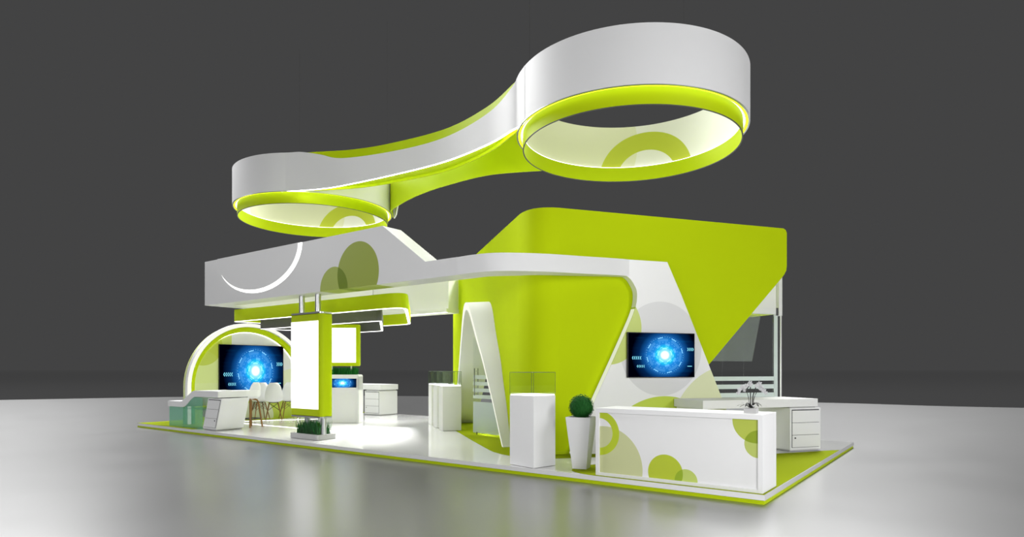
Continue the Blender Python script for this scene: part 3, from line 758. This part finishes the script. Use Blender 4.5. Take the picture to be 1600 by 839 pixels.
# ------------------------------------------------------------------ display pedestals with glass cases
def pedestal(label, loc, rz, w, d, h, gh, group=None):
    t = thing('display_pedestal', label, 'pedestal', loc, rz, group)
    obj('plinth', MB().box(-w / 2, w / 2, -d / 2, d / 2, 0, h - .02), 'white', t)
    obj('top_light', MB().box(-w / 2 + .01, w / 2 - .01, -d / 2 + .01, d / 2 - .01, h - .0195, h - .0005), 'led', t, 'lit white top')
    e = .008
    for bx in ((-w / 2, w / 2, -d / 2, -d / 2 + e), (-w / 2, w / 2, d / 2 - e, d / 2), (-w / 2, -w / 2 + e, -d / 2 + e, d / 2 - e), (w / 2 - e, w / 2, -d / 2 + e, d / 2 - e)):
        obj('glass_side', MB().box(*bx, h, h + gh), 'clear', t)
    mb = MB()
    for sx, sy in ((-1, -1), (1, -1), (1, 1), (-1, 1)):
        mb.tube([(sx * w / 2, sy * d / 2, h), (sx * w / 2, sy * d / 2, h + gh)], .004, 4)
    cs = [(-w / 2, -d / 2), (w / 2, -d / 2), (w / 2, d / 2), (-w / 2, d / 2)]
    for i in range(4):
        mb.tube([(*cs[i], h + gh), (*cs[(i + 1) % 4], h + gh)], .004, 4)
    obj('case_edges', mb, M['caseedge'], t)
    return t
M['caseedge'] = mat('case_edge', (0.05, 0.09, 0.04), 0.4)
r0 = math.atan2(.027 - .151, -3.592 + 4.171)
pedestal('tall white display pedestal with an empty glass case near the topiary', (-3.83, .325, .006), r0, .585, .50, 1.19, .365)
ru = math.atan2(U[1], U[0])
for i, (lab) in enumerate(('nearest of the three white pedestals lined up behind the arch', 'middle of the three white pedestals lined up behind the arch', 'farthest of the three white pedestals lined up behind the arch')):
    q = (-9.06 - .74 * i, 4.02 + .56 * i)
    pedestal(lab, (q[0], q[1], .006), ru, .50, .45, 1.19, .365, 'white pedestals in a row beside the tower')

# ------------------------------------------------------------------ white arch portal
k = len(aprof)
t = thing('arch_portal', 'leaning white arch doorway standing out from the left face of the green tower', 'arch', (*wn2(4.3, 0), 0))
kc_ = wn2(4.3, 0)
def A3(ww, n, z): p = wn2(ww, n); return (p[0] - kc_[0], p[1] - kc_[1], z)
FO = [A3(p[0], -.08 - .1 * p[1], p[1] + .006) for p in aprof]; FI = [A3(p[0], -.08 - .1 * p[1], p[1] + .006) for p in pin]
BO = [A3(p[0] - .30 * p[1] / 3.24, .098, p[1] + .006) for p in aprof]; BI = [A3(p[0] - .05, .55, p[1] + .006) for p in pin]
mb = MB()
for P, Q in ((FO, BO), (FI, BI)): mb.add(P + Q, [(i, i + 1, k + i + 1, k + i) for i in range(k - 1)], None, 0, True)
obj('arch_shell', mb, 'white', t)
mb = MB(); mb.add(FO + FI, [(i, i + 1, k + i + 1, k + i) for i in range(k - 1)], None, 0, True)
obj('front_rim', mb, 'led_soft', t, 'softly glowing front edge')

# glass door standing open in the arch
p, q = Vector((-7.81, 3.50)), Vector((-6.45, 3.20))
L_ = (q - p).length
t = thing('glass_door', 'frameless glass door with frosted bands standing open in the arch', 'door', (p.x, p.y, 0.02), math.atan2(q.y - p.y, q.x - p.x))
obj('pane', MB().box(0, L_, -.005, .005, .02, 2.38), 'clear', t)
for z0, z1 in ((1.36, 1.45), (1.20, 1.29), (1.04, 1.13), (.88, .97)):
    obj('frosted_band', MB().box(0.0, L_, -.008, -.0055, z0, z1), 'frost', t)
obj('frosted_panel', MB().box(0.0, L_, -.008, -.0055, .04, .80), 'frostlow', t)
for sy in (-1, 1):
    hb = MB().tube([(.12, sy * .055, .95), (.12, sy * .055, 1.62)], .014, 10)
    hb.tube([(.12, sy * .009, 1.02), (.12, sy * .055, 1.02)], .009, 8).tube([(.12, sy * .009, 1.55), (.12, sy * .055, 1.55)], .009, 8)
    obj('handle', hb, 'chrome', t)
obj('top_hinge', MB().box(L_ - .12, L_, -.02, .02, 2.381, 2.43), 'steel', t)
obj('floor_pivot', MB().box(L_ - .10, L_, -.02, .02, -.012, .019), 'black', t)
obj('floor_bolt', MB().tube([(.16, -.012, -.01), (.16, -.012, .06)], .012, 8), 'black', t)
t = thing('store_room_wall', 'plain white inner wall seen through the arch behind the glass door', 'wall panel', (*wn2(4.2, 1.5), 0.006))
o = wn2(4.2, 1.5)
obj('panel', MB().slab([(-3.2, 0), (3.2, 0), (3.2, 3.2), (-3.2, 3.2)], (0, 0, 0), (W[0], W[1], 0), (0, 0, 1), (NN[0], NN[1], 0), .1), 'matte', t)

# ------------------------------------------------------------------ glass meeting room behind the tower's cut-away side
t = thing('glass_room', 'glass-fronted room with a white header behind the right side of the green tower', 'glass room', (*uv2(5.2, .8), 0))
oc = uv2(5.2, .8)
def G(a, b): p = uv2(a, b); return (p[0] - oc[0], p[1] - oc[1])
def gbox(a0, a1, b0, b1, z0, z1): return MB().prism([G(a0, b0), G(a1, b0), G(a1, b1), G(a0, b1)], z0, z1)
E1 = 6.52
obj('header', gbox(2.6, E1 - .06, .8, .95, 2.90, 3.04), 'white', t)
obj('upper_panel', gbox(2.6, E1 - .06, .86, .95, 3.041, 4.4), 'matte', t)
obj('room_soffit', gbox(2.6, E1, .951, 1.75, 2.905, 2.96), 'lime', t, 'lime green ceiling edge')
obj('corner_post', gbox(E1 - .055, E1 + .04, .78, .95, 2.86, 4.4), 'white', t)
obj('post_joint', gbox(E1 - .12, E1 - .061, .795, .80 - .001, 2.86, 3.04), 'grey', t)
for a0, a1 in ((2.6, 4.94), (4.95, 5.52), (5.53, E1 - .04)):
    obj('glass_pane', gbox(a0, a1, .84, .85, .02, 2.899), 'clear', t)
for z0, z1 in ((1.355, 1.45), (1.17, 1.27), (.98, 1.08), (.80, .90)):
    obj('frosted_band', gbox(2.6, E1 - .045, .835, .838, z0, z1), 'frost', t)
obj('glass_side', gbox(E1 - .03, E1 - .02, .851, 1.02, .02, 2.899), 'clear', t)
obj('corner_trim', gbox(E1 + .02, E1 + .04, .80, .83, .01, 2.859), 'white', t, 'slim white corner trim')
obj('corner_edge', gbox(E1 - .15, E1 - .05, .826, .834, .01, 2.859), 'frost', t)
obj('reflection_sheet', MB().slab([(3.2, 1.80), (5.93, 1.80), (6.18, 2.88), (3.2, 2.88)], (G(0, 1.05)[0], G(0, 1.05)[1], 0), (U[0], U[1], 0), (0, 0, 1), (V[0], V[1], 0), .01), 'glass_refl', t, 'grey sheet drawn for a reflection in the glass')  # reflection in the room glass, drawn as a translucent grey sheet
t = thing('leafy_plant', 'dark leafy potted plant behind the glass bands of the room', 'plant', (*uv2(4.78, 1.25), .02))
obj('pot', MB().tube([(0, 0, 0), (0, 0, .02), (0, 0, .55), (0, 0, .56)], [.0, .14, .19, .17], 16), 'white', t)
for i in range(14):
    a = 2 * PI * i / 14 + random.uniform(-.2, .2); l = random.uniform(.28, .5); hh = random.uniform(.35, .75)
    pts = [(cos(a) * l * s, sin(a) * l * s, .54 + hh * math.sin(s * PI * .62)) for s in (0, .25, .5, .75, 1)]
    wd = [.01, .03, .045, .035, .002]; mb = MB(); vs = []
    for p_, q_ in zip(pts, wd): vs += [(p_[0] + sin(a) * q_, p_[1] - cos(a) * q_, p_[2]), (p_[0] - sin(a) * q_, p_[1] + cos(a) * q_, p_[2])]
    mb.add(vs, [(2 * j, 2 * j + 1, 2 * j + 3, 2 * j + 2) for j in range(4)])
    obj('leaf', mb, 'leaf', t)

# ------------------------------------------------------------------ seats
def shell_mesh():
    """one-piece moulded seat shell, front towards -y, seat at z=0"""
    prof = catmull([(-.22, -.015), (-.20, .012), (-.10, -.012), (.02, -.03), (.13, .0), (.20, .11), (.25, .28), (.285, .46), (.295, .56)], 4)
    hwid = catmull([(.16,), (.215,), (.245,), (.255,), (.26,), (.265,), (.245,), (.19,), (.11,)], 4)
    mb = MB(); n = 13; rows = []
    for (y, z), (h,) in zip(prof, hwid):
        row = []
        for j in range(n):
            s = -1 + 2 * j / (n - 1)
            up = max(0, min(1, (z + .03) / .25))
            row.append((h * s, y - .07 * s * s * up, z + .055 * abs(s) ** 2.5 * (1 - up)))
        rows.append(row)
    vs = [p for r in rows for p in r]; k = len(rows)
    vs2 = [(p[0], p[1] + .008, p[2] - .012) for p in vs]
    fs = [(i * n + j, i * n + j + 1, (i + 1) * n + j + 1, (i + 1) * n + j) for i in range(k - 1) for j in range(n - 1)]
    o = len(vs); fs2 = [tuple(o + q for q in f) for f in fs]
    rim = [j for j in range(n)] + [i * n + n - 1 for i in range(1, k)] + [(k - 1) * n + j for j in range(n - 2, -1, -1)] + [i * n for i in range(k - 2, 0, -1)]
    fr = [(rim[i], rim[(i + 1) % len(rim)], o + rim[(i + 1) % len(rim)], o + rim[i]) for i in range(len(rim))]
    mb.add(vs + vs2, fs + fs2 + fr, None, 0, True)
    return mb
def shell_chair(label, loc, rz):
    t = thing('shell_chair', label, 'chair', loc, rz, None)
    H = .60
    sh = shell_mesh(); sh.v = [(p[0] * 1.02, p[1] * 1.02, p[2] * 1.05 + H) for p in sh.v]
    obj('seat_shell', sh, 'white', t)
    tops = [(-.13, -.12), (.13, -.12), (.13, .12), (-.13, .12)]; feet = [(-.24, -.23), (.24, -.23), (.24, .25), (-.24, .25)]
    for a, b in zip(tops, feet):
        obj('leg', MB().tube([(b[0], b[1], 0), (a[0], a[1], H - .06)], [.012, .017], 10), 'wood', t)
    mb = MB()
    def at(i, f): return (feet[i][0] + (tops[i][0] - feet[i][0]) * f, feet[i][1] + (tops[i][1] - feet[i][1]) * f, (H - .06) * f)
    for i in range(4):
        j = (i + 1) % 4
        mb.tube([at(i, .55), at(j, .98)], .005, 6).tube([at(j, .55), at(i, .98)], .005, 6)
    mb.tube([(-.14, -.12, H - .05), (.14, -.12, H - .05)], .008, 6).tube([(-.14, .12, H - .05), (.14, .12, H - .05)], .008, 6)
    obj('wire_brace', mb, 'black', t)
    return t
def face(dx, dy): return math.atan2(dy, dx) + PI / 2     # local -y points along (dx,dy)
spots = [('white shell chair on wooden legs standing farthest left, partly behind the bar stool', (-16.34, 2.95), (-.9, .2)),
         ('white shell chair on wooden legs, nearest one right of the bar stool', (-15.76, 3.08), (-.75, .45)),
         ('white shell chair on wooden legs at the edge of the light pylon', (-16.05, 3.80), (-.9, .3)),
         ('white shell chair on wooden legs hidden mostly behind the light pylon', (-15.62, 4.18), (-.6, .6))]
proto = None
for i, (lab, (x, y), d) in enumerate(spots):
    if proto is None: proto = shell_chair(lab, (x, y, .012), face(*d)); o = proto
    else:
        o = copy_tree(proto); o.location = (x, y, .012); o.rotation_euler = (0, 0, face(*d)); o['label'] = lab
    o['group'] = 'shell chairs in the lounge'
# bar stool
t = thing('bar_stool', 'tall bar stool with white shell seat and black foot rail beside the stepped desk', 'stool', (-14.06, 1.29, .006), math.radians(285))
sh = shell_mesh(); sh.v = [(p[0] * .85, p[1] * .85, p[2] * .78 + .815) for p in sh.v]
obj('seat_shell', sh, 'white', t)
for sx in (-1, 1):
    for sy in (-1, 1):
        pts = catmull([(sx * .23, sy * .20, 0), (sx * .19, sy * .165, .35), (sx * .155, sy * .13, .66), (sx * .12, sy * .10, .755), (sx * .03, sy * .03, .785)], 5)
        obj('leg', MB().tube(pts, .023, 10), 'wood', t)
mb = MB(); q = [(-.205, -.175), (.205, -.175), (.205, .175), (-.205, .175)]
for i in range(4): mb.tube([(*q[i], .24), (*q[(i + 1) % 4], .24)], .012, 8)
obj('foot_rail', mb, 'black', t)

# ------------------------------------------------------------------ light
def area(name, loc, target, sx, sy, power, col=(1, 1, 1)):
    l = bpy.data.lights.new(name, 'AREA'); l.shape = 'RECTANGLE'; l.size = sx; l.size_y = sy; l.energy = power * 0.80; l.color = col
    o = bpy.data.objects.new(name, l); C.objects.link(o); o.location = loc
    o.rotation_euler = (Vector(target) - Vector(loc)).to_track_quat('-Z', 'Y').to_euler()
    return o
area('key_softbox', (4.4, -4.6, 2.6), (-1.8, .8, 1.2), 2.5, 2.4, 390)
area('side_softbox', (16, -1, 7), (-3, 3, 2), 5, 5, 1650)
area('front_softbox', (-5, -15, 4.6), (-7, 1, 2.2), 10, 3, 720)
area('left_softbox', (-26, -8, 10), (-12, 2, 4), 6, 6, 300)
o = area('overhead_softbox', (-9.5, 4.2, 12.5), (-9.5, 4.2, 0), 12, 5, 600); o.data.spread = math.radians(75)
o = area('added_floor_spot', (-9.8, 9.8, 13.5), (-9.7, 3.2, 0), 1.4, 1.0, 330); o.data.spread = math.radians(23)  # unseen spot added to whiten the platform floor left of the tower
def hall_light(l0, l1, d, z0, z1, power):
    p = cw((l0 + l1) / 2, d)
    area('hall_softbox', (p[0], p[1], (z0 + z1) / 2), cw((l0 + l1) / 2 * .3, d * .3) + (0,), l1 - l0, z1 - z0, power)
hall_light(-95, -42, 60, 38.5, 84, 140000)
hall_light(20, 40, 60, 38.5, 84, 105000)

w = bpy.data.worlds.new('hall_backdrop'); bpy.context.scene.world = w; w.use_nodes = True
w.node_tree.nodes['Background'].inputs[0].default_value = (0.0561, 0.0561, 0.0566, 1)
w.node_tree.nodes['Background'].inputs[1].default_value = 1.0

# ------------------------------------------------------------------ camera (level, lens shifted up)
cd = bpy.data.cameras.new('camera'); co = bpy.data.objects.new('camera', cd); C.objects.link(co)
cd.sensor_fit = 'HORIZONTAL'; cd.sensor_width = 36.0; cd.lens = 36.0 * 972 / 1600
cd.shift_y = (578 - 419.5) / 1600; cd.clip_end = 10000; cd.clip_start = .05
co.location = (CX, CY, 1.6)
co.rotation_euler = (PI / 2, 0, math.atan2(b_, a_))
sc = bpy.context.scene; sc.camera = co
sc.view_settings.view_transform = 'Standard'; sc.view_settings.look = 'None'
sc.view_settings.exposure = 0; sc.view_settings.gamma = 1; sc.view_settings.use_curve_mapping = False
sc.cycles.max_bounces = 8; sc.cycles.transparent_max_bounces = 64; sc.cycles.use_denoising = True
sc.cycles.use_adaptive_sampling = False; sc.cycles.sample_clamp_indirect = 6
